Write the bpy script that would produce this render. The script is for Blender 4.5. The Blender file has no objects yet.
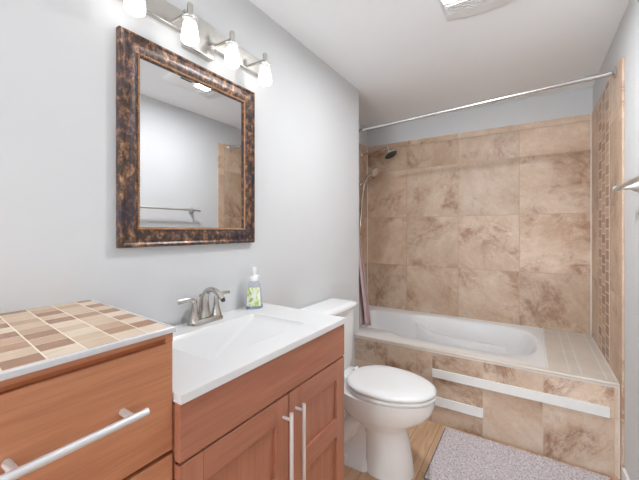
import bpy, bmesh, math, random
from mathutils import Vector, Matrix
random.seed(7)
S = bpy.context.scene
COL = S.collection
PI = math.pi

# ------------------------------------------------------------------ camera, world, exposure
CAMX, CAMZ = 1.12, 1.2665
cam_d = bpy.data.cameras.new('camera')
cam = bpy.data.objects.new('camera', cam_d); COL.objects.link(cam)
cam.location = (CAMX, 0, CAMZ)
cam.rotation_euler = (PI/2, 0, 0.5698)
cam_d.sensor_fit = 'HORIZONTAL'; cam_d.sensor_width = 36.0
cam_d.lens = 329.19/639*36.0
cam_d.shift_y = -(240-230.75)/639
cam_d.clip_start = 0.02
S.camera = cam

W = bpy.data.worlds.new('world'); S.world = W; W.use_nodes = True
wt_ = W.node_tree; bg = wt_.nodes['Background']; bg.inputs[1].default_value = 1.0
# fill light added from behind the camera; brighter below the horizon to lift the ceiling
tc = wt_.nodes.new('ShaderNodeTexCoord'); sep = wt_.nodes.new('ShaderNodeSeparateXYZ'); rp = wt_.nodes.new('ShaderNodeValToRGB')
wt_.links.new(tc.outputs['Generated'], sep.inputs[0])
mr = wt_.nodes.new('ShaderNodeMapRange'); mr.inputs[1].default_value = -0.35; mr.inputs[2].default_value = 0.35
wt_.links.new(sep.outputs[2], mr.inputs[0]); wt_.links.new(mr.outputs[0], rp.inputs[0])
WLOW, WHIGH = 8.0, 5.6
rp.color_ramp.elements[0].color = (WLOW*0.94, WLOW*0.99, WLOW*1.03, 1); rp.color_ramp.elements[1].color = (WHIGH*0.93, WHIGH*0.98, WHIGH*1.04, 1)
wt_.links.new(rp.outputs[0], bg.inputs[0])

S.view_settings.view_transform = 'Standard'; S.view_settings.look = 'None'
S.view_settings.exposure = 0.56; S.view_settings.gamma = 1.0
S.view_settings.use_curve_mapping = False

LENS_STRENGTH = 6.0      # glowing lens of the ceiling fan light
LENS_WATT = 11.0
SHADE_STRENGTH = 2.8     # glowing glass shades over the mirror

# ------------------------------------------------------------------ key dimensions (metres)
CEIL = 2.356
YW = 2.314               # end of the vanity wall
XL = -0.3286             # tiled left end of the tub alcove
YB = 3.1957              # tiled back wall
XR = 1.508              # tiled face of the right wall
YA = 2.242               # tub apron face
TUBZ = 0.478
TILE_TOP = 2.15
COUNTER = 0.913
CABTOP = 1.058

# ------------------------------------------------------------------ node helpers
def srgb(r, g, b):
    f = lambda c: (c/255/12.92) if c/255 <= 0.04045 else ((c/255+0.055)/1.055)**2.4
    return (f(r), f(g), f(b), 1)

class NT:
    def __init__(s, name):
        s.m = bpy.data.materials.new(name); s.m.use_nodes = True
        s.t = s.m.node_tree; s.p = s.t.nodes['Principled BSDF']
    def n(s, typ, **kw):
        nd = s.t.nodes.new(typ)
        for k, v in kw.items(): setattr(nd, k, v)
        return nd
    def l(s, a, b): s.t.links.new(a, b)
    def math(s, op, a, b=None, c=None):
        nd = s.n('ShaderNodeMath', operation=op)
        for i, v in enumerate((a, b, c)):
            if v is None: continue
            if isinstance(v, (int, float)): nd.inputs[i].default_value = v
            else: s.l(v, nd.inputs[i])
        return nd.outputs[0]
    def mix(s, fac, a, b):
        nd = s.n('ShaderNodeMix', data_type='RGBA')
        for sock, v in ((nd.inputs['Factor'], fac), (nd.inputs['A'], a), (nd.inputs['B'], b)):
            if hasattr(v, 'links'): s.l(v, sock)
            else: sock.default_value = v
        # colour sockets share names; pick the colour ones
        return nd
    def cmix(s, fac, a, b, blend='MIX'):
        nd = s.n('ShaderNodeMix', data_type='RGBA', blend_type=blend)
        ins = [nd.inputs[0], nd.inputs[6], nd.inputs[7]]
        for sock, v in zip(ins, (fac, a, b)):
            if hasattr(v, 'is_linked'): s.l(v, sock)
            else: sock.default_value = v
        return nd.outputs[2]
    def ramp(s, fac, stops):
        nd = s.n('ShaderNodeValToRGB')
        el = nd.color_ramp.elements
        while len(el) < len(stops): el.new(0.5)
        for e, (p, c) in zip(el, stops): e.position = p; e.color = c
        s.l(fac, nd.inputs[0]); return nd.outputs[0]
    def noise(s, vec, scale, detail=4, rough=0.55, dist=0.0):
        nd = s.n('ShaderNodeTexNoise'); nd.inputs['Scale'].default_value = scale
        nd.inputs['Detail'].default_value = detail; nd.inputs['Roughness'].default_value = rough
        nd.inputs['Distortion'].default_value = dist
        if vec is not None: s.l(vec, nd.inputs['Vector'])
        return nd.outputs['Fac']
    def obj(s): return s.n('ShaderNodeTexCoord').outputs['Object']
    def xyz(s, v):
        nd = s.n('ShaderNodeSeparateXYZ'); s.l(v, nd.inputs[0]); return nd.outputs
    def comb(s, x, y, z=0.0):
        nd = s.n('ShaderNodeCombineXYZ')
        for i, v in enumerate((x, y, z)):
            if isinstance(v, (int, float)): nd.inputs[i].default_value = v
            else: s.l(v, nd.inputs[i])
        return nd.outputs[0]
    def vmath(s, op, a, b):
        nd = s.n('ShaderNodeVectorMath', operation=op)
        for i, v in enumerate((a, b)):
            if isinstance(v, tuple): nd.inputs[i].default_value = v
            else: s.l(v, nd.inputs[i])
        return nd.outputs[0]
    def set(s, color=None, rough=None, metal=None, spec=None):
        P = s.p.inputs
        if color is not None:
            if hasattr(color, 'is_linked'): s.l(color, P['Base Color'])
            else: P['Base Color'].default_value = color
        if rough is not None:
            if hasattr(rough, 'is_linked'): s.l(rough, P['Roughness'])
            else: P['Roughness'].default_value = rough
        if metal is not None: P['Metallic'].default_value = metal
        if spec is not None: P['Specular IOR Level'].default_value = spec
        return s
    def bump(s, h, strength=0.2, dist=0.002):
        nd = s.n('ShaderNodeBump'); nd.inputs['Strength'].default_value = strength
        nd.inputs['Distance'].default_value = dist
        s.l(h, nd.inputs['Height']); s.l(nd.outputs[0], s.p.inputs['Normal']); return s

def plain(name, rgb, rough=0.5, metal=0.0, spec=None, var=0.03, scale=9.0):
    """flat colour with a faint procedural variation"""
    t = NT(name); c = srgb(*rgb)
    nz = t.noise(t.obj(), scale, 3)
    lo = tuple(x*(1-var) for x in c[:3])+(1,); hi = tuple(min(1, x*(1+var)) for x in c[:3])+(1,)
    t.set(t.ramp(nz, [(0.3, lo), (0.7, hi)]), rough, metal, spec); return t.m

def wood(name, dark, light, axis, rough=0.35, scale=1.0, planks=None):
    t = NT(name); v = t.obj()
    k = [14*scale]*3; k[axis] = 1.1*scale
    sv = t.vmath('MULTIPLY', v, tuple(k))
    n1 = t.noise(sv, 2.2, 6, 0.6, 0.8)
    k2 = [90*scale]*3; k2[axis] = 3.0*scale
    n2 = t.noise(t.vmath('MULTIPLY', v, tuple(k2)), 1.5, 3, 0.6)
    col = t.ramp(n1, [(0.25, srgb(*dark)), (0.75, srgb(*light))])
    g = t.ramp(n2, [(0.3, (0.86, 0.86, 0.86, 1)), (0.6, (1, 1, 1, 1))])
    col = t.cmix(1.0, col, g, 'MULTIPLY')
    t.set(col, rough); t.bump(n2, 0.06, 0.001); return t.m

def stone_tile(name, ax, off, size, grout_w=0.004, grout=(206, 186, 166), base=None, seed=0.0, rough=0.35):
    """cloudy rust and sand stone-look tile laid in a square grid over two object axes"""
    t = NT(name); o = t.xyz(t.obj())
    u = t.math('DIVIDE', t.math('SUBTRACT', o[ax[0]], off[0]), size[0])
    v = t.math('DIVIDE', t.math('SUBTRACT', o[ax[1]], off[1]), size[1])
    cu, cv = t.math('FLOOR', u), t.math('FLOOR', v)
    wn = t.n('ShaderNodeTexWhiteNoise', noise_dimensions='3D'); t.l(t.comb(cu, cv, seed), wn.inputs['Vector'])
    shift = t.vmath('MULTIPLY', wn.outputs['Color'], (37.0, 53.0, 41.0))
    p = t.vmath('ADD', t.comb(o[ax[0]], o[ax[1]]), shift)
    rot = t.n('ShaderNodeVectorRotate', rotation_type='Z_AXIS'); t.l(p, rot.inputs['Vector'])
    t.l(t.math('MULTIPLY', wn.outputs['Value'], 6.28), rot.inputs['Angle'])
    q = t.vmath('MULTIPLY', rot.outputs[0], (1.0, 1.45, 1.0))
    cloud = t.noise(q, 2.6, 10, 0.72, 0.2)
    vein = t.noise(q, 6.0, 13, 0.82, 0.5)
    fine = t.noise(p, 80.0, 4, 0.7)
    mask = t.noise(p, 2.9, 4, 0.6, 0.2)
    b = base or ((188, 156, 129), (209, 182, 157), (224, 203, 182))
    col = t.ramp(cloud, [(0.33, srgb(*b[0])), (0.5, srgb(*b[1])), (0.66, srgb(*b[2]))])
    dk = t.math('MULTIPLY', t.ramp(mask, [(0.50, (0.10, 0.10, 0.10, 1)), (0.60, (0.95, 0.95, 0.95, 1))]),
                t.ramp(vein, [(0.44, (0.05, 0.05, 0.05, 1)), (0.52, (0.5, 0.5, 0.5, 1)), (0.58, (0.92, 0.92, 0.92, 1))]))
    col = t.cmix(dk, col, srgb(156, 112, 84))
    pale = t.ramp(vein, [(0.34, (0.45, 0.45, 0.45, 1)), (0.43, (0, 0, 0, 1))])
    col = t.cmix(pale, col, srgb(232, 216, 200))
    col = t.cmix(1.0, col, t.ramp(fine, [(0.3, (0.90, 0.90, 0.90, 1)), (0.62, (1, 1, 1, 1))]), 'MULTIPLY')
    tone = t.math('ADD', 0.87, t.math('MULTIPLY', wn.outputs['Value'], 0.20))
    col = t.cmix(1.0, col, t.comb(tone, tone, tone), 'MULTIPLY')
    fu = t.math('SUBTRACT', u, cu); fv = t.math('SUBTRACT', v, cv)
    eu = t.math('MULTIPLY', t.math('MINIMUM', fu, t.math('SUBTRACT', 1.0, fu)), size[0])
    ev = t.math('MULTIPLY', t.math('MINIMUM', fv, t.math('SUBTRACT', 1.0, fv)), size[1])
    e = t.math('MINIMUM', eu, ev)
    gm = t.math('LESS_THAN', e, grout_w/2)
    col = t.cmix(gm, col, srgb(*grout))
    t.set(col, t.math('ADD', rough, t.math('MULTIPLY', gm, 0.4)))
    t.bump(t.math('SUBTRACT', t.math('MULTIPLY', vein, 0.3), gm), 0.25, 0.002)
    return t.m

# ------------------------------------------------------------------ mesh helpers
ROOTLOC = {}
def obj(name, bm, mat, parent=None, smooth=False, bevel=0.0, seg=2):
    if bevel:
        bmesh.ops.remove_doubles(bm, verts=bm.verts, dist=1e-6)
        es = [e for e in bm.edges if len(e.link_faces) == 2 and e.calc_face_angle(0) > 0.6]
        bmesh.ops.bevel(bm, geom=es, offset=bevel, segments=seg, affect='EDGES', profile=0.5, clamp_overlap=True)
    bmesh.ops.recalc_face_normals(bm, faces=bm.faces)
    me = bpy.data.meshes.new(name)
    loc = Vector((0, 0, 0))
    if parent is not None:
        loc = ROOTLOC.get(parent.name, Vector((0, 0, 0)))
        if loc.length: bmesh.ops.translate(bm, verts=bm.verts, vec=-loc)
    bm.to_mesh(me); bm.free()
    me.materials.append(mat)
    if smooth:
        for p in me.polygons: p.use_smooth = True
        if smooth != 'all': me.set_sharp_from_angle(angle=math.radians(smooth if smooth is not True else 40))
    o = bpy.data.objects.new(name, me); COL.objects.link(o)
    if parent is not None:
        o.parent = parent
        ROOTLOC[o.name] = loc
    else: ROOTLOC[o.name] = Vector((0, 0, 0))
    return o
def thing(name, label, cat, loc=(0, 0, 0), group=None):
    o = bpy.data.objects.new(name, None); COL.objects.link(o)
    o.location = loc; o.empty_display_size = 0.05
    o['label'] = label; o['category'] = cat
    if group: o['group'] = group
    ROOTLOC[o.name] = Vector(loc); return o
def tag(o, label, cat, group=None):
    o['label'] = label; o['category'] = cat
    if group: o['group'] = group
    return o
def struct(name, bm, mat, parent=None, **kw):
    o = obj(name, bm, mat, parent, **kw)
    if parent is None: o['kind'] = 'structure'
    return o
def B(): return bmesh.new()
def box(bm, x0, x1, y0, y1, z0, z1, skew=None):
    v = [bm.verts.new((x, y, z)) for x in (x0, x1) for y in (y0, y1) for z in (z0, z1)]
    for f in ((0, 1, 3, 2), (4, 6, 7, 5), (0, 4, 5, 1), (2, 3, 7, 6), (0, 2, 6, 4), (1, 5, 7, 3)):
        bm.faces.new([v[i] for i in f])
    return bm
def bx(*a): return box(B(), *a)
def loft(bm, loops, cap0=True, cap1=True, closed=True):
    rings = [[bm.verts.new(p) for p in L] for L in loops]
    n = len(rings[0])
    for a, b in zip(rings, rings[1:]):
        for i in range(n if closed else n-1):
            j = (i+1) % n
            bm.faces.new((a[i], a[j], b[j], b[i]))
    if cap0: bm.faces.new(rings[0][::-1])
    if cap1: bm.faces.new(rings[-1])
    return bm
def frame_of(d):
    d = Vector(d).normalized()
    up = Vector((0, 0, 1)) if abs(d.z) < 0.9 else Vector((1, 0, 0))
    a = d.cross(up).normalized(); return a, d.cross(a).normalized()
def tube(bm, pts, r, n=12, caps=True):
    pts = [Vector(p) for p in pts]; R = r if isinstance(r, (list, tuple)) else [r]*len(pts)
    loops = []; a = None
    for i, p in enumerate(pts):
        d = (pts[min(i+1, len(pts)-1)]-pts[max(i-1, 0)]).normalized()
        if a is None: a, b = frame_of(d)
        else:
            a = (a-d*a.dot(d)).normalized(); b = d.cross(a)
        rr = R[i]; ra, rb = rr if isinstance(rr, tuple) else (rr, rr)
        loops.append([p+a*math.cos(t*2*PI/n)*ra+b*math.sin(t*2*PI/n)*rb for t in range(n)])
    return loft(bm, loops, caps, caps)
def lathe(bm, c, prof, axis=(0, 0, 1), n=24, caps=True):
    """prof: (radius, distance along axis)"""
    a, b = frame_of(axis); d = Vector(axis).normalized(); c = Vector(c)
    return loft(bm, [[c+d*h+a*math.cos(t*2*PI/n)*r+b*math.sin(t*2*PI/n)*r for t in range(n)] for r, h in prof], caps, caps)
def rrect(x0, x1, y0, y1, r, z, k=5):
    """rounded rectangle loop; r may be a 4-tuple for corners (x1y1, x0y1, x0y0, x1y0)"""
    r = r if isinstance(r, tuple) else (r,)*4
    out = []
    for (sx, sy, a0), q in zip(((1, 1, 0), (-1, 1, 90), (-1, -1, 180), (1, -1, 270)), r):
        cx = (x1-q) if sx > 0 else (x0+q); cy = (y1-q) if sy > 0 else (y0+q)
        for i in range(k+1):
            t = math.radians(a0+90*i/k); out.append(Vector((cx+q*math.cos(t), cy+q*math.sin(t), z)))
    return out
def spline(pts, n=8):
    pts = [Vector(p) for p in pts]; out = []
    P = [pts[0]*2-pts[1]]+pts+[pts[-1]*2-pts[-2]]
    for i in range(1, len(P)-2):
        for j in range(n):
            t = j/n; a, b, c, d = P[i-1:i+3]
            out.append(0.5*((2*b)+(c-a)*t+(2*a-5*b+4*c-d)*t*t+(3*b-a-3*c+d)*t**3))
    out.append(pts[-1]); return out

# ------------------------------------------------------------------ materials
m_wall = plain('wall_paint', (212, 213, 214), 0.7, var=0.012, scale=2)
m_ceil = plain('ceiling_paint', (245, 247, 249), 0.8, var=0.012, scale=2)
m_white_trim = plain('white_trim', (232, 232, 230), 0.4)
m_caulk = plain('white_caulk', (226, 222, 216), 0.5)
m_porcelain = plain('porcelain', (238, 238, 238), 0.10, var=0.004)
m_acrylic = plain('tub_acrylic', (240, 240, 240), 0.16, var=0.004)
m_counter = plain('cultured_marble', (226, 226, 226), 0.18, var=0.008, scale=5)
m_plastic = plain('white_plastic', (236, 236, 236), 0.3, var=0.005)
m_nickel = plain('brushed_nickel', (196, 193, 187), 0.27, 1.0)
m_towel = plain('satin_nickel', (206, 204, 200), 0.45, 0.8)
m_chrome = plain('chrome', (214, 214, 214), 0.2, 1.0)
m_satin = plain('satin_steel', (226, 228, 231), 0.45, 0.7)
m_dark = plain('dark_gap', (30, 24, 22), 0.8)
m_darkgrey = plain('dark_grille', (60, 60, 60), 0.6)
m_vanity_v = wood('cherry_wood_vertical', (170, 108, 82), (187, 126, 99), 2)
m_vanity_h = wood('cherry_wood_horizontal', (167, 105, 80), (184, 123, 97), 1)
m_cab = wood('orange_wood', (180, 114, 78), (205, 142, 104), 1)
m_cab_v = wood('orange_wood_vertical', (165, 98, 62), (195, 126, 86), 2)
m_beige = plain('beige_tile', (215, 205, 193), 0.35, var=0.05)
m_curtain = plain('mauve_curtain', (206, 180, 180), 0.8, var=0.05, scale=20)

m_back = stone_tile('back_wall_stone_tile', (0, 2), (0.0937, 0.4537), (0.4745, 0.4735), 0.0055, (186, 160, 136))
m_side = stone_tile('side_wall_stone_tile', (1, 2), (2.285, 0.4537), (0.60, 0.4735), seed=5.0)
m_apron = stone_tile('apron_stone_tile', (0, 2), (0.266, -0.008), (0.3045, 0.308), seed=9.0,
                     base=((206, 176, 151), (222, 198, 175), (234, 218, 202)))
m_bull = stone_tile('bullnose_stone_tile', (1, 2), (2.0, 0.02), (0.6, 0.302), seed=3.0, rough=0.4,
                    base=((200, 170, 145), (216, 188, 164), (226, 204, 184)))

def mosaic_mat():
    t = NT('mosaic_tile'); o = t.xyz(t.obj())
    cw, ch = 0.117, 0.064
    u = t.math('DIVIDE', t.math('SUBTRACT', o[1], 2.53), cw); cu = t.math('FLOOR', u)
    v = t.math('ADD', t.math('DIVIDE', o[2], ch), t.math('MULTIPLY', t.math('MODULO', cu, 2.0), 0.5)); cv = t.math('FLOOR', v)
    wn = t.n('ShaderNodeTexWhiteNoise', noise_dimensions='3D'); t.l(t.comb(cu, cv, 1.0), wn.inputs['Vector'])
    col = t.ramp(wn.outputs['Value'], [(0.1, srgb(150, 116, 96)), (0.5, srgb(176, 142, 118)), (0.9, srgb(202, 172, 148))])
    fu = t.math('SUBTRACT', u, cu); fv = t.math('SUBTRACT', v, cv)
    eu = t.math('MULTIPLY', t.math('MINIMUM', fu, t.math('SUBTRACT', 1.0, fu)), cw)
    ev = t.math('MULTIPLY', t.math('MINIMUM', fv, t.math('SUBTRACT', 1.0, fv)), ch)
    gm = t.math('MAXIMUM', t.math('LESS_THAN', eu, 0.009), t.math('LESS_THAN', ev, 0.0045))
    t.set(t.cmix(gm, col, srgb(226, 206, 186)), 0.4); t.bump(t.math('SUBTRACT', 1.0, gm), 0.3, 0.002)
    return t.m
m_mosaic = mosaic_mat()

def cabtop_mat():
    """strips of wood-look tile in columns between straight pale grout lines"""
    t = NT('strip_tile'); o = t.xyz(t.obj())
    x = o[0]; y = t.math('SUBTRACT', o[1], t.math('MULTIPLY', t.math('SUBTRACT', 0.45, o[0]), 0.10))
    cw, ch = 0.0555, 0.0478
    u = t.math('DIVIDE', t.math('SUBTRACT', y, 0.395-5.56), cw); cu = t.math('FLOOR', u)
    wc = t.n('ShaderNodeTexWhiteNoise', noise_dimensions='1D'); t.l(cu, wc.inputs['W'])
    v = t.math('ADD', t.math('DIVIDE', x, ch), 0.02); cv = t.math('FLOOR', v)
    wn = t.n('ShaderNodeTexWhiteNoise', noise_dimensions='3D'); t.l(t.comb(cu, cv, 4.0), wn.inputs['Vector'])
    rp = t.n('ShaderNodeValToRGB'); rp.color_ramp.interpolation = 'CONSTANT'
    el = rp.color_ramp.elements
    stops = [(0.0, (168, 126, 98)), (0.22, (184, 144, 114)), (0.40, (214, 188, 160)), (0.64, (226, 206, 182)), (0.86, (200, 166, 136))]
    while len(el) < len(stops): el.new(0.5)
    for e, (p, c) in zip(el, stops): e.position = p; e.color = srgb(*c)
    par = t.math('MODULO', t.math('ADD', t.math('ADD', cv, 20.0), t.math('FLOOR', t.math('MULTIPLY', wc.outputs['Value'], 2.0))), 2.0)
    t.l(t.math('ADD', t.math('MULTIPLY', par, 0.40), t.math('MULTIPLY', wn.outputs['Value'], 0.6)), rp.inputs[0])
    gr = t.noise(t.vmath('MULTIPLY', t.obj(), (160.0, 22.0, 1.0)), 1.0, 4, 0.6)
    col = t.cmix(1.0, rp.outputs[0], t.ramp(gr, [(0.3, (0.86, 0.86, 0.86, 1)), (0.65, (1, 1, 1, 1))]), 'MULTIPLY')
    fu = t.math('SUBTRACT', u, cu); fv = t.math('SUBTRACT', v, cv)
    eu = t.math('MULTIPLY', t.math('MINIMUM', fu, t.math('SUBTRACT', 1.0, fu)), cw)
    ev = t.math('MULTIPLY', t.math('MINIMUM', fv, t.math('SUBTRACT', 1.0, fv)), ch)
    g1 = t.math('MAXIMUM', t.math('LESS_THAN', eu, 0.0014), t.math('MULTIPLY', t.math('LESS_THAN', ev, 0.0008), 0.8))
    t.set(t.cmix(g1, col, srgb(236, 222, 204)), 0.35)
    return t.m
m_cabtop = cabtop_mat()

def floor_mat():
    t = NT('wood_plank_floor'); o = t.xyz(t.obj())
    pw = 0.125
    u = t.math('DIVIDE', o[0], pw); cu = t.math('FLOOR', u)
    wc = t.n('ShaderNodeTexWhiteNoise', noise_dimensions='1D'); t.l(cu, wc.inputs['W'])
    yy = t.math('DIVIDE', t.math('ADD', o[1], t.math('MULTIPLY', wc.outputs['Value'], 1.2)), 1.2); cy = t.math('FLOOR', yy)
    wn = t.n('ShaderNodeTexWhiteNoise', noise_dimensions='2D'); t.l(t.comb(cu, cy), wn.inputs['Vector'])
    sh = t.vmath('ADD', t.vmath('MULTIPLY', t.obj(), (16.0, 1.6, 1.0)), t.vmath('MULTIPLY', wn.outputs['Color'], (30.0, 30.0, 9.0)))
    n1 = t.noise(sh, 1.6, 7, 0.62, 1.0)
    col = t.ramp(n1, [(0.25, srgb(176, 138, 106)), (0.5, srgb(206, 168, 134)), (0.75, srgb(222, 190, 158))])
    tone = t.math('ADD', 0.9, t.math('MULTIPLY', wn.outputs['Value'], 0.18))
    col = t.cmix(1.0, col, t.comb(tone, tone, tone), 'MULTIPLY')
    fu = t.math('SUBTRACT', u, cu); fy = t.math('SUBTRACT', yy, cy)
    g = t.math('MAXIMUM', t.math('LESS_THAN', fu, 0.018), t.math('LESS_THAN', fy, 0.002))
    t.set(t.cmix(g, col, srgb(120, 86, 62)), 0.42); return t.m
m_floor = floor_mat()

def mirror_frame_mat():
    t = NT('distressed_bronze'); v = t.obj()
    n1 = t.noise(t.vmath('MULTIPLY', v, (1.0, 1.0, 0.7)), 48, 8, 0.72, 0.3); n2 = t.noise(v, 7, 4, 0.6, 0.4)
    n3 = t.noise(v, 60, 4, 0.7)
    col = t.ramp(n1, [(0.40, srgb(50, 42, 42)), (0.50, srgb(84, 64, 54)), (0.57, srgb(138, 100, 74)), (0.68, srgb(188, 150, 118))])
    blue = t.math('MULTIPLY', t.ramp(n2, [(0.5, (0, 0, 0, 1)), (0.64, (0.7, 0.7, 0.7, 1))]), t.ramp(n3, [(0.4, (0, 0, 0, 1)), (0.55, (1, 1, 1, 1))]))
    col = t.cmix(blue, col, srgb(50, 50, 74))
    t.set(col, 0.3, 0.25); t.bump(n1, 0.15, 0.002); return t.m
m_frame = mirror_frame_mat()
m_bead = plain('bronze_bead', (190, 144, 106), 0.35, 0.5, var=0.25, scale=60)

m_glassm = NT('mirror_silver').set((0.74, 0.745, 0.75, 1), 0.0, 1.0).m
def emit(name, col, st):
    t = NT(name); t.p.inputs['Emission Color'].default_value = col; t.p.inputs['Emission Strength'].default_value = st
    t.set(srgb(240, 240, 240), 0.3); return t.m
m_lens = emit('lit_lens', (1, 0.99, 0.96, 1), LENS_STRENGTH)
m_shade = emit('lit_shade_glass', (1, 0.985, 0.96, 1), SHADE_STRENGTH)
def clearglass(name, col, rough=0.03, tr=0.9):
    t = NT(name); t.set(col, rough); t.p.inputs['Transmission Weight'].default_value = tr
    t.p.inputs['IOR'].default_value = 1.2; return t.m
m_clear = clearglass('clear_glass', (0.97, 0.97, 0.97, 1))
m_soap = clearglass('soap_liquid_bottle', srgb(222, 226, 232), 0.05, 0.75)
m_soapblue = clearglass('soap_liquid_blue', srgb(176, 188, 216), 0.1, 0.5)

def soap_label_mat():
    t = NT('soap_label_leaves'); v = t.obj()
    n = t.noise(t.vmath('MULTIPLY', v, (1.0, 1.0, 0.55)), 42, 2, 0.5, 1.2)
    n2 = t.noise(v, 55, 2, 0.5, 0.5)
    col = t.ramp(n, [(0.44, srgb(238, 241, 230)), (0.53, srgb(214, 226, 166)), (0.62, srgb(176, 200, 104)), (0.74, srgb(132, 160, 88))])
    z = t.xyz(v)[2]
    col = t.cmix(t.ramp(t.math('MULTIPLY', n2, 1.0), [(0.55, (0, 0, 0, 1)), (0.62, (1, 1, 1, 1))]), col, srgb(240, 242, 236))
    t.set(col, 0.4); return t.m
m_soaplabel = soap_label_mat()

def rug_mat():
    t = NT('chenille_rug'); v = t.obj()
    n = t.noise(v, 110, 2, 0.5); n2 = t.noise(v, 5, 3)
    col = t.ramp(n, [(0.3, srgb(168, 157, 159)), (0.5, srgb(208, 197, 198)), (0.7, srgb(232, 223, 223))])
    col = t.cmix(1.0, col, t.ramp(n2, [(0.3, (0.92, 0.92, 0.93, 1)), (0.7, (1, 1, 1, 1))]), 'MULTIPLY')
    t.set(col, 0.95, spec=0.1); return t.m
m_rug = rug_mat()
m_rugedge = plain('rug_binding', (120, 112, 120), 0.9)

# ------------------------------------------------------------------ the room
REAR = -2.0
struct('floor', bx(-0.6, 1.75, REAR-0.1, 3.4, -0.06, 0.0), m_floor)
struct('ceiling', bx(-0.6, 1.75, REAR-0.1, 3.4, CEIL, CEIL+0.06), m_ceil)
struct('wall_left', bx(XL-0.2, 0.0, REAR, YW, 0, CEIL), m_wall)
wa = struct('wall_alcove', bx(XL-0.2, XL-0.008, YW, YB+0.14, 0, CEIL), m_wall)
wb = struct('wall_back', bx(XL-0.008, 1.75, YB+0.008, YB+0.14, 0, CEIL), m_wall)
wr = struct('wall_right', bx(XR+0.008, 1.75, REAR, YB+0.008, 0, CEIL), m_wall)
# unseen rear wall of the room; its opening placed to steer the added fill
bm = B(); box(bm, 0.85, XR+0.008, REAR-0.08, REAR, 0, CEIL); box(bm, 0.0, 0.85, REAR-0.08, REAR, 2.25, CEIL)
struct('wall_rear', bm, m_wall)
# tiled facings
obj('tile_panel', bx(XL-0.008, XR+0.008, YB, YB+0.008, 0.40, 2.098), m_back, wb)
obj('tile_cap', bx(XL-0.008, XR+0.008, YB-0.001, YB+0.008, 2.101, TILE_TOP),
    stone_tile('cap_stone_tile', (0, 2), (0.0937, 1.6), (0.4745, 0.9), seed=2.0), wb)
obj('tile_panel', bx(XL-0.008, XL, YW, YB, 0.40, TILE_TOP), m_side, wa)
bm = B(); box(bm, XR, XR+0.008, 2.885, YB, 0.40, TILE_TOP); box(bm, XR, XR+0.008, 2.285, 2.527, 0.0, TILE_TOP); box(bm, XR, XR+0.008, 2.527, 2.885, 0.0, 0.40)
obj('tile_panel', bm, m_side, wr)
obj('mosaic_strip', bx(XR-0.001, XR+0.008, 2.53, 2.882, 0.40, TILE_TOP), m_mosaic, wr)
obj('bullnose_edge', bx(XR-0.002, XR+0.008, 2.205, 2.281, 0.0, TILE_TOP-0.012), m_bull, wr, bevel=0.0015)
bm = B(); box(bm, XR-0.006, XR, YB-0.006, YB, TUBZ, TILE_TOP)
obj('corner_caulk', bm, m_caulk, wr)
bm = B(); box(bm, XL, XL+0.006, YB-0.006, YB, TUBZ, TILE_TOP)
obj('corner_caulk', bm, m_caulk, wa)
struct('baseboard_right', bx(XR-0.006, XR+0.008, REAR, 2.185, 0, 0.095), m_white_trim, bevel=0.003)

# tub apron wall: tiled face, beige ledge, tiled deck at the right end
wt = struct('wall_tub', bx(0.0005, XR-0.001, YA+0.008, 2.2755, 0, TUBZ-0.012), m_caulk)
obj('tile_panel', bx(0.0005, XR-0.003, YA, YA+0.008, 0.0, TUBZ-0.012), m_apron, wt)
obj('ledge_trim', bx(0.0005, XR-0.002, YA-0.006, 2.274, TUBZ-0.010, TUBZ+0.008), m_beige, wt, bevel=0.005)
obj('ledge_caulk', bx(0.0005, XR-0.003, YA-0.002, YA+0.004, TUBZ-0.018, TUBZ-0.009), m_caulk, wt)
obj('front_corner_caulk', bx(XR-0.009, XR-0.003, YA-0.004, YA+0.002, 0.0, TUBZ-0.018), m_caulk, wt)
dk = struct('trim_deck', bx(1.209, XR-0.002, 2.276, YB-0.001, 0.30, TUBZ+0.0052), m_caulk)
bm = B()
for a, b in ((1.211, 1.2995), (1.3065, 1.352), (1.3595, 1.456), (1.4645, XR-0.012)):
    box(bm, a, b, 2.278, YB-0.006, TUBZ-0.004, TUBZ+0.006)
obj('deck_tile', bm, m_beige, dk, bevel=0.0012, seg=1)

# ------------------------------------------------------------------ bathtub
tub = thing('bathtub', 'white bathtub with stepped inner walls behind the tiled apron', 'bathtub', ((XL+1.2)/2, 2.74, 0))
X0, X1, Y0, Y1 = XL+0.003, 1.2, 2.277, YB-0.002
outline = spline([(-0.20, 2.52, 0), (-0.12, 2.492, 0), (0.05, 2.482, 0), (0.20, 2.470, 0), (0.27, 2.435, 0), (0.36, 2.412, 0), (0.6, 2.404, 0), (0.85, 2.404, 0),
    (1.0, 2.42, 0), (1.10, 2.48, 0), (1.15, 2.60, 0), (1.165, 2.76, 0), (1.15, 2.90, 0), (1.10, 3.03, 0), (1.0, 3.095, 0), (0.85, 3.125, 0), (0.6, 3.13, 0),
    (0.36, 3.125, 0), (0.27, 3.11, 0), (0.20, 3.08, 0), (0.05, 3.07, 0), (-0.12, 3.06, 0), (-0.20, 3.03, 0), (-0.235, 2.92, 0), (-0.24, 2.77, 0), (-0.235, 2.63, 0), (-0.20, 2.52, 0)], 6)[:-1]
cxy = Vector((0.45, 2.765, 0))
def on_rect(p):
    d = p-cxy; k = 1e9
    for a, lo, hi in ((0, X0, X1), (1, Y0, Y1)):
        if d[a] > 1e-9: k = min(k, (hi-cxy[a])/d[a])
        elif d[a] < -1e-9: k = min(k, (lo-cxy[a])/d[a])
    return cxy+d*k
def inset(f, gx0, gx1, gy, z):
    out = []
    for p in outline:
        x = p.x+(gx0*max(0, (cxy.x-p.x)/0.69)-gx1*max(0, (p.x-cxy.x)/0.71))*1.0
        y = p.y-gy*(p.y-cxy.y)/0.36
        out.append(Vector((x, y, z)))
    return out
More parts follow.
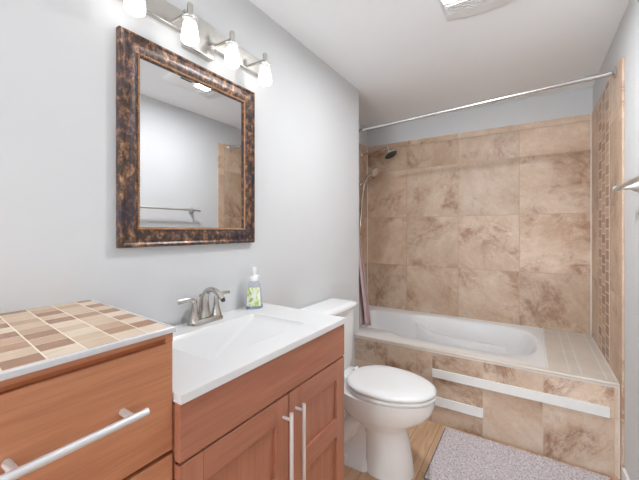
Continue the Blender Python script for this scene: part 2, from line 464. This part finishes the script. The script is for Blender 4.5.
rect = [on_rect(p) for p in outline]
for cx_, cy_ in ((X0, Y0), (X0, Y1), (X1, Y0), (X1, Y1)):
    i = min(range(len(rect)), key=lambda i: (rect[i]-Vector((cx_, cy_, 0))).length); rect[i] = Vector((cx_, cy_, 0))
loops = [[Vector((p.x, p.y, 0.02)) for p in rect], [Vector((p.x, p.y, TUBZ-0.006)) for p in rect],
         [cxy+(p-cxy)*0.994+Vector((0, 0, TUBZ)) for p in rect],
         inset(0, -0.012, -0.012, -0.010, TUBZ), inset(0, 0, 0, 0, TUBZ-0.004), inset(0, 0.006, 0.008, 0.006, TUBZ-0.018),
         inset(0, 0.02, 0.06, 0.03, 0.34), inset(0, 0.035, 0.12, 0.045, 0.22), inset(0, 0.06, 0.19, 0.07, 0.15), inset(0, 0.12, 0.27, 0.13, 0.125)]
obj('tub_shell', loft(B(), loops), m_acrylic, tub, smooth=50)
if True:   # moulded arm rests along the long inner walls
    for y0, y1, s in ((3.035, 3.105, -1), (2.425, 2.490, 1)):
        L = []
        for x, w, zt in ((0.19, 0.0, 0.452), (0.26, 0.9, 0.40), (0.34, 1, 0.345), (0.6, 1, 0.325), (0.85, 1, 0.325), (0.95, 0.5, 0.32)):
            yo = y1 if s < 0 else y0; yi = yo+s*(0.02+0.06*w)
            L.append([Vector((x, yo, 0.17)), Vector((x, yo, zt)), Vector((x, (yo+yi)/2, zt)), Vector((x, yi-s*0.008, zt-0.004)), Vector((x, yi, zt-0.014)), Vector((x, yi+s*0.01, 0.17))])
        obj('arm_rest', loft(B(), L), m_acrylic, tub, smooth=50)
obj('drain', lathe(B(), (0.0, 2.765, 0.1255), [(0.03, 0), (0.03, 0.003), (0.02, 0.005)]), m_chrome, tub, smooth=True)
bm = B(); box(bm, X0, X1, YB-0.007, YB-0.0005, TUBZ-0.001, TUBZ+0.005); box(bm, X1-0.003, X1+0.008, 2.279, YB-0.001, TUBZ-0.003, TUBZ+0.0065)
obj('tub_caulk', bm, m_caulk, tub)

# white plastic strips screwed on the apron
tag(obj('trim_strip', bx(0.572, 1.466, YA-0.012, YA, 0.302, 0.356), m_white_trim, bevel=0.002),
    'long white strip along the tub apron, upper of the two', 'trim strip')
tag(obj('trim_strip', bx(0.45, 0.876, YA-0.012, YA, 0.120, 0.176), m_white_trim, bevel=0.002),
    'short white strip low on the tub apron, partly behind the toilet bowl', 'trim strip')

# ------------------------------------------------------------------ vanity cabinet
VY0, VY1 = 0.4345, 1.181
van = thing('vanity_cabinet', 'reddish-brown wooden vanity cabinet with two doors under the white sink top', 'cabinet', (0.24, 0.81, 0))
zt = COUNTER-0.0205
obj('side_panel', bx(0.001, 0.464, VY0, VY0+0.016, 0.10, zt), m_vanity_v, van)
obj('side_panel', bx(0.001, 0.464, VY1-0.016, VY1, 0.10, zt), m_vanity_v, van)
obj('back_panel', bx(0.001, 0.012, VY0+0.0165, VY1-0.0165, 0.10, zt), m_vanity_v, van)
obj('floor_panel', bx(0.0125, 0.464, VY0+0.0165, VY1-0.0165, 0.10, 0.118), m_vanity_v, van)
bm = B(); box(bm, 0.446, 0.464, VY0+0.0165, VY1-0.0165, 0.748, zt); box(bm, 0.446, 0.464, 0.79, 0.85, 0.1185, 0.748)
obj('face_frame', bm, m_dark, van)
obj('toe_kick', bx(0.001, 0.40, VY0+0.01, VY1-0.01, 0.001, 0.10), m_dark, van)
obj('front_panel', bx(0.4645, 0.484, VY0+0.001, VY1-0.001, 0.763, 0.8915), m_vanity_h, van, bevel=0.0015)
def shaker_door(y0, y1, z0, z1, mid):
    bm = B(); st = 0.060; xa, xb = 0.4645, 0.484
    box(bm, xa, xb, y0, y0+st, z0, z1); box(bm, xa, xb, y1-st, y1, z0, z1)
    obj_d = obj('door', bm, m_vanity_v, van, bevel=0.002)
    for a, b in ((z0, z0+0.065), (mid-0.036, mid+0.036), (z1-0.072, z1)):
        obj('rail', bx(xa, xb-0.0004, y0+st, y1-st, a, b), m_vanity_h, obj_d, bevel=0.002)
    obj('door_panel', bx(xa, xa+0.009, y0+st, y1-st, z0+0.01, z1-0.01), m_vanity_v, obj_d)
    return obj_d
d1 = shaker_door(VY0+0.001, 0.814, 0.112, 0.7565, 0.496)
d2 = shaker_door(0.8185, VY1-0.001, 0.112, 0.7565, 0.496)
for d, y, lab in ((d1, 0.786, 0), (d2, 0.850, 0)):
    bm = B(); tube(bm, [(0.517, y, 0.719), (0.517, y, 0.391)], 0.0062, 16)
    for z in (0.698, 0.418): tube(bm, [(0.4845, y-0.001, z), (0.516, y, z)], 0.0045, 12)
    h = obj('handle', bm, m_satin, d, smooth=True); h['label'] = 'satin steel bar handle'

# counter with integral basin
ct = thing('vanity_countertop', 'white vanity top with a rectangular moulded sink basin', 'countertop', (0.24, 0.81, COUNTER))
def ctr(x, y, z): return Vector((x, y+(0.030*(1-x/0.49) if y > 1.1 else 0), z))
bas = rrect(0.125, 0.392, 0.600, 1.028, 0.012, COUNTER, 6)
cc = Vector((0.26, 0.815, COUNTER))
def crect(p, x0=0.001, x1=0.49, y0=0.4335, y1=1.186):
    d = p-cc; k = 1e9
    for a, lo, hi in ((0, x0, x1), (1, y0, y1)):
        if d[a] > 1e-9: k = min(k, (hi-cc[a])/d[a])
        elif d[a] < -1e-9: k = min(k, (lo-cc[a])/d[a])
    return cc+d*k
bas2 = []
for i, p in enumerate(bas):
    q = bas[(i+1) % len(bas)]; n = max(1, int((q-p).length/0.02))
    for j in range(n): bas2.append(p.lerp(q, j/n))
outr = [crect(p) for p in bas2]
for cx_, cy_ in ((0.001, 0.4335), (0.001, 1.186), (0.49, 0.4335), (0.49, 1.186)):
    i = min(range(len(outr)), key=lambda i: (outr[i]-Vector((cx_, cy_, COUNTER))).length); outr[i] = Vector((cx_, cy_, COUNTER))
def shr(ax0, ax1, ay0, ay1, z):
    x0, x1, y0, y1 = 0.125, 0.392, 0.600, 1.028
    return [Vector((x0+ax0+(p.x-x0)/(x1-x0)*(x1-x0-ax0-ax1), y0+ay0+(p.y-y0)/(y1-y0)*(y1-y0-ay0-ay1), z)) for p in bas2]
C = COUNTER
loops = [[ctr(p.x, p.y, C-0.020) for p in outr], [ctr(p.x, p.y, C-0.003) for p in outr],
         [ctr(*(cc+(p-cc)*0.997).to_tuple()[:2], C) for p in outr], shr(-0.004, -0.004, -0.004, -0.004, C), shr(0, 0, 0, 0, C-0.005),
         shr(0.008, 0.004, 0.008, 0.012, C-0.015), shr(0.022, 0.010, 0.022, 0.085, C-0.040), shr(0.034, 0.016, 0.04, 0.17, C-0.070),
         shr(0.046, 0.024, 0.06, 0.235, C-0.092), shr(0.07, 0.05, 0.09, 0.26, C-0.100)]
obj('sink_top', loft(B(), loops, False, True), m_counter, ct, smooth=32)
obj('drain', lathe(B(), (0.25, 0.735, C-0.0998), [(0.022, 0), (0.022, 0.002), (0.014, 0.003)]), m_nickel, ct, smooth=True)

# ------------------------------------------------------------------ storage cabinet with tiled top
CX, CY0, CY1 = 0.464, 0.06, 0.4315
def skew_box(bm, x0, x1, y0, y1, z0, z1, k=0.075, ref=0.4745):
    lo = [Vector((x, y, z0)) for x, y in ((x0, y0), (x1, y0), (x1, y1+(ref-x1)*k), (x0, y1+(ref-x0)*k))]
    return loft(bm, [lo, [p+Vector((0, 0, z1-z0)) for p in lo]])
cab = thing('storage_cabinet', 'orange-brown wooden drawer cabinet topped with brown and beige strip tiles', 'cabinet', (0.22, 0.25, 0))
# end wall stays clear of the vanity top: straight below it
obj('body', bx(0.001, 0.444, CY0, CY1-0.001, 0.10, COUNTER+0.001), m_cab_v, cab)
bm2 = B(); skew_box(bm2, 0.001, 0.444, CY0, CY1-0.001, COUNTER+0.0015, CABTOP-0.012)
obj('upper_body', bm2, m_cab_v, cab)
obj('toe_kick', bx(0.001, 0.36, CY0+0.01, CY1-0.01, 0.001, 0.10), m_dark, cab)
bm = B(); box(bm, 0.4445, CX, CY0, CY1, 1.036, CABTOP-0.0125); box(bm, 0.4445, CX, 0.4145, CY1, 1.0255, 1.036)
obj('top_rail', bm, m_cab, cab)
obj('finger_groove', bx(0.4445, CX-0.007, CY0, 0.4143, 1.0255, 1.0358), plain('groove_wood', (170, 92, 46), 0.3), cab)
dr1 = obj('drawer', bx(0.4445, CX, CY0+0.001, CY1, 0.791, 1.025), m_cab, cab, bevel=0.002)
dr2 = obj('drawer', bx(0.4445, CX, CY0+0.001, CY1, 0.46, 0.7815), m_cab, cab, bevel=0.002)
dr3 = obj('drawer', bx(0.4445, CX, CY0+0.001, CY1, 0.11, 0.45), m_cab, cab, bevel=0.002)
for d, z in ((dr1, 0.921), (dr2, 0.63), (dr3, 0.29)):
    bm = B(); tube(bm, [(0.504, 0.134, z), (0.504, 0.353, z)], 0.0072, 20)
    for y in (0.161, 0.326): tube(bm, [(CX+0.0002, y, z), (0.504, y, z)], 0.0065, 16)
    h = obj('handle', bm, m_satin, d, smooth=True); h['label'] = 'satin steel bar handle'
bm = B(); skew_box(bm, 0.001, 0.4655, CY0, CY1-0.0055, CABTOP-0.012, CABTOP)
obj('tile_top', bm, m_cabtop, cab)
bm = B(); box(bm, 0.4657, 0.4745, CY0, CY1, CABTOP-0.010, CABTOP+0.0015)
obj('edge_trim', bm, m_satin, cab, bevel=0.001, seg=1)
bm = B()
v = [(0.001, 0.4617), (0.001, 0.4667), (0.4745, CY1+0.0005), (0.4657, CY1-0.0053)]
loft(bm, [[Vector((x, y, CABTOP-0.010)) for x, y in v], [Vector((x, y, CABTOP+0.001)) for x, y in v]])
obj('edge_trim', bm, m_satin, cab)

# ------------------------------------------------------------------ faucet
fa = thing('faucet', 'brushed nickel two-handle faucet behind the sink', 'faucet', (0.055, 0.845, C))
FY = 0.842; FX = 0.054
loops = [rrect(FX-0.028, FX+0.028, FY-0.074, FY+0.074, 0.022, C+0.0005, 6), rrect(FX-0.028, FX+0.028, FY-0.074, FY+0.074, 0.022, C+0.008, 6),
         rrect(FX-0.022, FX+0.022, FY-0.068, FY+0.068, 0.018, C+0.018, 6)]
obj('base', loft(B(), loops), m_nickel, fa, smooth=40)
pts = spline([(FX-0.004, FY, C+0.016), (FX-0.010, FY, C+0.05), (FX-0.008, FY, C+0.09), (FX+0.010, FY, C+0.119), (FX+0.040, FY, C+0.128), (FX+0.072, FY, C+0.117), (FX+0.098, FY, C+0.097)], 5)
n = len(pts); bm = B()
rad = [(0.025-0.0145*min(1, i/n*1.7), 0.022-0.012*min(1, i/n*1.7)) for i in range(n)]
tube(bm, pts, rad, 18)
obj('spout', bm, m_nickel, fa, smooth=50)
obj('aerator', tube(B(), [pts[-1]-Vector((0.001, 0, -0.002)), pts[-1]+Vector((0.004, 0, -0.008))], 0.0075, 16), m_darkgrey, fa, smooth=50)
obj('lift_rod', lathe(B(), (FX-0.031, FY, C+0.005), [(0.0025, 0), (0.0025, 0.085), (0.006, 0.088), (0.006, 0.097), (0.002, 0.1)], n=12), m_nickel, fa, smooth=True)
for s in (-1, 1):
    hy = FY+s*0.051
    h = obj('handle_post', lathe(B(), (FX, hy, C+0.015), [(0.0225, 0), (0.0185, 0.012), (0.0125, 0.035), (0.0095, 0.060), (0.0105, 0.064), (0.0095, 0.070), (0.0075, 0.078)]), m_nickel, fa, smooth=40)
    pts = spline([(FX, hy, C+0.080), (FX, hy+s*0.006, C+0.091), (FX, hy+s*0.022, C+0.096), (FX, hy+s*0.045, C+0.0965), (FX, hy+s*0.070, C+0.095)], 4)
    k = len(pts)
    obj('lever', tube(B(), pts, [(0.0080, 0.0055-0.0030*i/k) for i in range(k)], 12), m_nickel, h, smooth=60)

# ------------------------------------------------------------------ soap bottle
so = thing('soap_bottle', 'clear pump soap bottle with green leaf label, on the vanity top beside the faucet', 'soap bottle', (0.058, 1.105, C+0.0005))
SX, SY = 0.058, 1.105; SA = math.radians(-40)
def oval(a, b, z, n=28):
    out = []
    for i in range(n):
        t = 2*PI*i/n; x = a*math.copysign(abs(math.cos(t))**0.8, math.cos(t)); y = b*math.copysign(abs(math.sin(t))**0.8, math.sin(t))
        out.append(Vector((SX+x*math.cos(SA)-y*math.sin(SA), SY+x*math.sin(SA)+y*math.cos(SA), C+z)))
    return out
obj('bottle', loft(B(), [oval(0.022, 0.035, 0.0006), oval(0.025, 0.0385, 0.004), oval(0.0235, 0.036, 0.05), oval(0.021, 0.032, 0.09), oval(0.019, 0.0285, 0.112), oval(0.016, 0.021, 0.121), oval(0.0135, 0.0145, 0.125)]), m_soap, so, smooth=50)
obj('liquid_base', loft(B(), [oval(0.0257, 0.0392, 0.0035), oval(0.0253, 0.0383, 0.016)], False, False), m_soapblue, so, smooth=50)
lab_loops = []
for i in range(9):
    z = 0.014+0.084*i/8; k = 1-0.19*(z/0.1)
    L = []
    for j in range(13):
        t = math.radians(-68+108*j/12)
        a, b = 0.0262*k, 0.0400*k
        x = a*abs(math.cos(t))**0.8; y = b*math.copysign(abs(math.sin(t))**0.8, math.sin(t))
        L.append(Vector((SX+x*math.cos(SA)-y*math.sin(SA), SY+x*math.sin(SA)+y*math.cos(SA), C+z)))
    lab_loops.append(L)
obj('label', loft(B(), lab_loops, False, False, closed=False), m_soaplabel, so, smooth=True)
obj('collar', lathe(B(), (SX, SY, C+0.123), [(0.016, 0), (0.0185, 0.003), (0.0185, 0.020), (0.014, 0.026)]), m_plastic, so, smooth=40)
bm = B(); lathe(bm, (SX, SY, C+0.149), [(0.008, 0), (0.008, 0.012), (0.0105, 0.015), (0.0105, 0.034), (0.008, 0.039)])
tube(bm, [(SX, SY, C+0.146), (SX+0.010, SY+0.016, C+0.146), (SX+0.014, SY+0.026, C+0.142)], [0.006, 0.005, 0.003], 10)
obj('pump', bm, m_plastic, so, smooth=40)

# ------------------------------------------------------------------ framed mirror
mi = thing('framed_mirror', 'rectangular wall mirror in a mottled bronze frame above the counter', 'mirror', (0.0, 0.85, 1.566))
my0, my1, mz0, mz1 = 0.537, 1.145, 1.211, 1.919
def prof_rect(ins, x): return [Vector((x, my0+ins, mz0+ins)), Vector((x, my1-ins, mz0+ins)), Vector((x, my1-ins, mz1-ins)), Vector((x, my0+ins, mz1-ins))]
prof = [(0.0, 0.001), (0.0, 0.020), (0.003, 0.026), (0.010, 0.028), (0.016, 0.0245), (0.028, 0.027), (0.042, 0.0255), (0.052, 0.0205), (0.058, 0.0185), (0.0675, 0.0180), (0.0685, 0.010), (0.0685, 0.001)]
obj('frame', loft(B(), [prof_rect(a, b) for a, b in prof], False, False), m_frame, mi, smooth=30)
bm = B(); sp = 0.0088; ii = 0.0625
def bead(y, z): bmesh.ops.create_icosphere(bm, subdivisions=1, radius=0.0046, matrix=Matrix.Translation((0.0195, y, z)))
n = int((my1-my0-2*ii)/sp)
for i in range(n+1):
    y = my0+ii+i*(my1-my0-2*ii)/n; bead(y, mz0+ii); bead(y, mz1-ii)
n = int((mz1-mz0-2*ii)/sp)
for i in range(1, n):
    z = mz0+ii+i*(mz1-mz0-2*ii)/n; bead(my0+ii, z); bead(my1-ii, z)
bo = obj('bead_trim', bm, m_bead, mi, smooth='all')
obj('glass', bx(0.002, 0.011, my0+0.066, my1-0.066, mz0+0.066, mz1-0.066), m_glassm, mi)

# ------------------------------------------------------------------ vanity light
vl = thing('vanity_light', 'brushed nickel wall light with four glowing bell shades above the mirror', 'wall light', (0.0, 0.8375, 2.05))
obj('bar', bx(0.002, 0.022, 0.485, 1.192, 2.014, 2.092), m_nickel, vl, bevel=0.003)
obj('mounting_plate', bx(0.001, 0.028, 0.770, 0.905, 1.965, 2.103), m_nickel, vl, bevel=0.003)
obj('screw', lathe(B(), (0.028, 0.885, 1.985), [(0.005, 0), (0.005, 0.002), (0.003, 0.004)], axis=(1, 0, 0), n=12), m_chrome, vl, smooth=True)
for y in (0.544, 0.738, 0.934, 1.131):
    a = obj('arm', tube(B(), [(0.0225, y-0.0, 2.046), (0.100, y, 2.046)], 0.0055, 12), m_nickel, vl, smooth=True)
    obj('socket', lathe(B(), (0.10, y, 2.030), [(0.0105, 0), (0.0105, 0.040), (0.009, 0.044)]), m_nickel, a, smooth=40)
    obj('shade_rim', lathe(B(), (0.10, y, 2.008), [(0.021, 0), (0.0245, 0.003), (0.0245, 0.017), (0.018, 0.0215)]), m_clear, a, smooth=40)
    obj('lamp_shade', lathe(B(), (0.10, y, 1.938), [(0.024, 0.003), (0.027, 0), (0.0295, 0.004), (0.0300, 0.014), (0.0285, 0.034), (0.0245, 0.052), (0.0220, 0.066), (0.0195, 0.0695)]), m_shade, a, smooth=60)

# ------------------------------------------------------------------ ceiling fan with light
cf = thing('ceiling_fan_light', 'white ceiling exhaust fan with a lit lens and louvred ends', 'exhaust fan', (0.93, 1.575, CEIL))
fx0, fx1, fy0, fy1 = 0.755, 1.115, 1.375, 1.785
def pill(g, z):
    out = []; k = 8
    for (sx, sy, ex, ey) in ((fx0, fy0, fx1, fy0), (fx1, fy0, fx1, fy1), (fx1, fy1, fx0, fy1), (fx0, fy1, fx0, fy0)):
        for i in range(k):
            t = i/k; x = sx+(ex-sx)*t; y = sy+(ey-sy)*t; b = 0.03*math.sin(PI*t)
            if sy == ey: y += b*(1 if sy == fy1 else -1)
            cx_, cy_ = (fx0+fx1)/2, (fy0+fy1)/2
            out.append(Vector((cx_+(x-cx_)*(1-g), cy_+(y-cy_)*(1-g), z)))
    return out
obj('housing', loft(B(), [pill(0, CEIL-0.0005), pill(0, CEIL-0.004), pill(0.05, CEIL-0.016), pill(0.16, CEIL-0.024)]), m_plastic, cf, smooth=40)
obj('light_lens', bx(0.778, 0.965, 1.53, 1.612, CEIL-0.030, CEIL-0.0245), m_lens, cf, bevel=0.002)
bm = B()
for i in range(5): box(bm, 0.78, 1.07, 1.638+i*0.016, 1.645+i*0.016, CEIL-0.031, CEIL-0.0245)
obj('louvre', bm, m_plastic, cf)
bm = B()
for i in range(1): box(bm, 0.940, 0.956, 1.405, 1.495, CEIL-0.0262, CEIL-0.0245)
lv = obj('vent_slot', bm, m_darkgrey, cf)
ld = bpy.data.lights.new('lens_glow', 'AREA'); ld.shape = 'RECTANGLE'; ld.size = 0.18; ld.size_y = 0.11; ld.energy = LENS_WATT; ld.color = (0.97, 1, 1.03)
lo = bpy.data.objects.new('lens_glow', ld); COL.objects.link(lo); lo.parent = cf; lo.location = (-0.0585, 0.004, -0.034)

# ------------------------------------------------------------------ toilet
TY = 1.69
to = thing('toilet', 'white two-piece toilet with closed lid between vanity and tub', 'toilet', (0.4, TY, 0))
def egg(xb, xf, hw, z, n=40, xm=None, pw=0.86):
    xm = xm if xm is not None else xb+(xf-xb)*0.42
    out = []
    for i in range(n):
        t = 2*PI*i/n; c, s = math.cos(t), math.sin(t)
        if c >= 0: x = xm+(xf-xm)*c; y = hw*s
        else: x = xm-(xm-xb)*abs(c)**pw; y = hw*math.copysign(abs(s)**pw, s)
        out.append(Vector((x, TY+y, z)))
    return out
bm = B()
loft(bm, [egg(0.355, 0.615, 0.116, 0.001), egg(0.355, 0.612, 0.112, 0.02), egg(0.358, 0.604, 0.107, 0.08), egg(0.36, 0.588, 0.101, 0.17), egg(0.345, 0.578, 0.100, 0.22),
          egg(0.29, 0.592, 0.116, 0.252), egg(0.24, 0.640, 0.148, 0.284), egg(0.22, 0.682, 0.171, 0.318), egg(0.21, 0.707, 0.183, 0.354), egg(0.205, 0.716, 0.188, 0.386), egg(0.205, 0.717, 0.188, 0.413), egg(0.215, 0.710, 0.181, 0.418)])
loft(bm, [rrect(0.06, 0.40, TY-0.118, TY+0.118, 0.03, 0.001), rrect(0.065, 0.40, TY-0.112, TY+0.112, 0.03, 0.03), rrect(0.075, 0.40, TY-0.080, TY+0.080, 0.03, 0.055), rrect(0.08, 0.40, TY-0.07, TY+0.07, 0.03, 0.16), rrect(0.06, 0.40, TY-0.085, TY+0.085, 0.03, 0.28), rrect(0.03, 0.40, TY-0.12, TY+0.12, 0.04, 0.36), rrect(0.02, 0.40, TY-0.155, TY+0.155, 0.04, 0.40), rrect(0.02, 0.38, TY-0.155, TY+0.155, 0.04, 0.4165)])
# trapway bulge on both sides
for s in (-1, 1):
    tube(bm, spline([(0.40, TY+s*0.05, 0.30), (0.31, TY+s*0.06, 0.24), (0.27, TY+s*0.062, 0.16), (0.20, TY+s*0.06, 0.10), (0.13, TY+s*0.05, 0.12)], 5), 0.045, 14)
obj('bowl', bm, m_porcelain, to, smooth=50)
for s in (-1, 1):
    obj('bolt_cap', lathe(B(), (0.27, TY+s*0.098, 0.0305), [(0.014, 0), (0.014, 0.008), (0.009, 0.016), (0.002, 0.018)], n=16), m_plastic, to, smooth=50)
obj('seat', loft(B(), [egg(0.262, 0.718, 0.184, 0.4185), egg(0.256, 0.724, 0.189, 0.424), egg(0.256, 0.724, 0.189, 0.434), egg(0.264, 0.717, 0.183, 0.4385)]), m_plastic, to, smooth=60)
obj('seat_lid', loft(B(), [egg(0.262, 0.718, 0.184, 0.4425), egg(0.256, 0.724, 0.189, 0.447), egg(0.258, 0.723, 0.188, 0.457), egg(0.275, 0.707, 0.174, 0.4645), egg(0.33, 0.65, 0.12, 0.468)]), m_plastic, to, smooth=60)
for s in (-1, 1):
    obj('hinge', tube(B(), [(0.245, TY+s*0.055, 0.443), (0.245, TY+s*0.095, 0.443)], 0.012, 14), m_plastic, to, smooth=50)
T0, T1 = TY-0.20, TY+0.20
obj('tank', loft(B(), [rrect(0.02, 0.170, T0+0.03, T1-0.03, 0.03, 0.4170), rrect(0.015, 0.182, T0+0.016, T1-0.016, 0.035, 0.47), rrect(0.012, 0.19, T0+0.006, T1-0.006, 0.04, 0.788)]), m_porcelain, to, smooth=50)
R4 = (0.055, 0.012, 0.012, 0.055)
obj('tank_lid', loft(B(), [rrect(0.010, 0.200, T0-0.004, T1+0.004, R4, 0.7885, 8), rrect(0.008, 0.207, T0-0.010, T1+0.010, R4, 0.795, 8), rrect(0.008, 0.207, T0-0.010, T1+0.010, R4, 0.812, 8), rrect(0.012, 0.199, T0-0.003, T1+0.003, R4, 0.820, 8), rrect(0.03, 0.17, T0+0.03, T1-0.03, R4, 0.823, 8)]), m_porcelain, to, smooth=50)
bm = B(); lathe(bm, (0.189, T0+0.06, 0.735), [(0.012, 0), (0.012, 0.006), (0.006, 0.012)], axis=(1, 0, 0), n=16)
tube(bm, [(0.201, T0+0.06, 0.735), (0.204, T0+0.09, 0.733), (0.204, T0+0.13, 0.729)], [0.005, 0.005, 0.006], 10)
obj('flush_lever', bm, m_chrome, to, smooth=50)

# ------------------------------------------------------------------ bath rug
ru = thing('bath_rug', 'mauve-grey chenille bath rug on the floor beside the tub', 'rug', (1.06, 1.94, 0))
rx0, rx1, ry0, ry1 = 0.66, 1.468, 1.695, 2.205
bm = B(); NX, NY = 150, 96
g = {}
rnd = random.Random(3)
for i in range(NX+1):
    for j in range(NY+1):
        x = rx0+0.006+(rx1-rx0-0.012)*i/NX; y = ry0+0.006+(ry1-ry0-0.012)*j/NY
        edge = min(i, NX-i, j, NY-j)
        z = 0.010 if edge == 0 else 0.015+rnd.random()*0.008
        g[i, j] = bm.verts.new((x+(rnd.random()-.5)*0.003, y+(rnd.random()-.5)*0.003, z))
for i in range(NX):
    for j in range(NY): bm.faces.new((g[i, j], g[i+1, j], g[i+1, j+1], g[i, j+1]))
obj('pile', bm, m_rug, ru, smooth='all')
obj('backing', loft(B(), [rrect(rx0, rx1, ry0, ry1, 0.012, 0.001), rrect(rx0, rx1, ry0, ry1, 0.012, 0.009)]), m_rugedge, ru)

# ------------------------------------------------------------------ curtain rod, curtain
RA, RB = Vector((XL, 2.36, 2.043)), Vector((XR-0.0025, 2.345, 2.117))
rod = thing('curtain_rod', 'chrome shower curtain rod spanning the tub alcove', 'curtain rod', tuple(RA))
dr = (RB-RA).normalized()
obj('rod', tube(B(), [RA+dr*0.004, RB-dr*0.004], 0.0115, 16), m_chrome, rod, smooth=True)
obj('sleeve', tube(B(), [RB-dr*0.13, RB-dr*0.006], 0.0145, 16), m_chrome, rod, smooth=40)
for P, d in ((RA, dr), (RB, -dr)):
    obj('flange', lathe(B(), P+d*0.0005, [(0.030, 0), (0.030, 0.006), (0.022, 0.014), (0.016, 0.018)], axis=d), m_chrome, rod, smooth=40)

cu = thing('shower_curtain', 'mauve shower curtain bunched at the left end of the rod', 'curtain', (-0.13, 2.40, 0.5))
N, MZ = 110, 40
def curtain_pt(u, v, off=0):
    # u along the cloth, v 0 top .. 1 bottom
    z = 2.022-(2.022-0.488)*v
    right = -0.090+0.055*v**0.8+0.065*max(0, v-0.45)**1.2/0.48
    left = XL+0.03
    x = left+(right-left)*u
    ph = u*2*PI*6.5
    amp = 0.016+0.022*v
    y0 = 2.363+0.125*min(1, v*1.1)
    y = y0+amp*math.sin(ph)+0.006*math.sin(ph*2.3+v*4)
    x += 0.012*v*math.cos(ph*0.5+v*2)
    return Vector((x, y+off, z))
bm = B(); g = {}
for i in range(N+1):
    for j in range(MZ+1): g[i, j] = bm.verts.new(curtain_pt(i/N, j/MZ))
for i in range(N):
    for j in range(MZ): bm.faces.new((g[i, j], g[i+1, j], g[i+1, j+1], g[i, j+1]))
ob = obj('cloth', bm, m_curtain, cu, smooth='all')
md = ob.modifiers.new('thick', 'SOLIDIFY'); md.thickness = 0.0016
for k in range(7):
    x = XL+0.045+k*0.03; c = RA+dr*((x-RA.x)/dr.x)
    pts = [c+Vector((0, 0.019*math.sin(t*2*PI/16), 0.019*math.cos(t*2*PI/16)-0.007)) for t in range(17)]
    obj('ring', tube(B(), pts, 0.0018, 6, caps=False), m_chrome, cu, smooth='all')

# ------------------------------------------------------------------ shower heads
sh = thing('rain_shower', 'round chrome rain shower head on a long arm high on the alcove wall', 'shower head', (XL, 3.08, 2.04))
SYY = 3.06
obj('flange', lathe(B(), (XL, SYY, 2.035), [(0.026, 0.0002), (0.026, 0.004), (0.014, 0.014)], axis=(1, 0, 0)), m_chrome, sh, smooth=40)
HX = -0.030; HZ = 2.045
pts = spline([(XL+0.003, SYY, 2.035), (XL+0.10, SYY-0.005, 2.052), (HX-0.05, SYY-0.03, 2.078), (HX-0.012, SYY-0.034, 2.076), (HX, SYY-0.035, HZ-0.008)], 5)
obj('arm', tube(B(), pts, 0.0085, 12), m_chrome, sh, smooth='all')
ax = Vector((0.48, -0.08, -0.85)).normalized(); hc = Vector((HX, SYY-0.035, HZ-0.008))
hd = obj('head', lathe(B(), hc, [(0.010, 0), (0.016, 0.008), (0.016, 0.016), (0.030, 0.024), (0.064, 0.036), (0.069, 0.042), (0.068, 0.050), (0.062, 0.052)], axis=ax, n=32), m_chrome, sh, smooth=40)
bm = B(); lathe(bm, hc, [(0.061, 0.0515), (0.060, 0.0535)], axis=ax, n=32)
a_, b_ = frame_of(ax)
for r, m in ((0.012, 6), (0.028, 12), (0.044, 18)):
    for i in range(m):
        p = hc+ax*0.0535+a_*r*math.cos(i*2*PI/m)+b_*r*math.sin(i*2*PI/m)
        lathe(bm, p, [(0.0035, 0), (0.0022, 0.003)], axis=ax, n=6)
obj('spray_face', bm, m_darkgrey, hd, smooth=40)

hs = thing('hand_shower', 'chrome hand shower in a wall bracket below the rain head', 'hand shower', (XL, 3.03, 1.74))
HYY = 3.03
bm = B(); lathe(bm, (XL, HYY, 1.735), [(0.024, 0.0002), (0.024, 0.006), (0.013, 0.012), (0.013, 0.028)], axis=(1, 0, 0)); lathe(bm, (XL+0.034, HYY, 1.700), [(0.014, 0), (0.016, 0.030)], n=16)
obj('bracket', bm, m_chrome, hs, smooth=40)
pts = spline([(XL+0.030, HYY, 1.66), (XL+0.038, HYY, 1.72), (XL+0.062, HYY-0.005, 1.775), (XL+0.10, HYY-0.015, 1.822), (XL+0.148, HYY-0.02, 1.842)], 5)
obj('handle', tube(B(), pts, [0.010+0.004*i/len(pts) for i in range(len(pts))], 12), m_chrome, hs, smooth='all')
ax = Vector((0.75, -0.4, -0.5)).normalized()
hd = obj('head', lathe(B(), Vector((XL+0.150, HYY-0.02, 1.852)), [(0.012, 0), (0.026, 0.012), (0.037, 0.024), (0.039, 0.032), (0.036, 0.035)], axis=ax, n=28), m_chrome, hs, smooth=40)
pts = spline([(XL+0.029, HYY, 1.662), (XL+0.022, HYY, 1.60), (XL+0.014, HYY-0.02, 1.40), (XL+0.012, HYY-0.06, 1.28), (XL+0.012, HYY-0.11, 1.40), (XL+0.012, HYY-0.13, 1.60), (XL+0.010, HYY-0.13, 1.72)], 6)
obj('hose', tube(B(), pts, 0.006, 10), m_chrome, hs, smooth='all')

# ------------------------------------------------------------------ towel bar
tb = thing('towel_bar', 'brushed nickel towel bar on the bare right wall', 'towel bar', (XR, 1.64, 1.458))
BX, BZ = 1.440, 1.452
obj('bar', tube(B(), [(BX, 1.94, BZ), (BX, 1.325, BZ)], 0.0092, 16), m_towel, tb, smooth=True)
for y in (1.94, 1.325):
    bmesh.ops.create_uvsphere(bm := B(), u_segments=16, v_segments=10, radius=0.0135, matrix=Matrix.Translation((BX, y, BZ)))
    obj('finial', bm, m_towel, tb, smooth='all')
for y in (1.90, 1.38):
    obj('post', lathe(B(), (XR+0.0078, y, BZ), [(0.030, 0), (0.030, 0.006), (0.024, 0.012), (0.020, 0.022), (0.011, 0.034), (0.009, 0.066)], axis=(-1, 0, 0)), m_towel, tb, smooth=50)
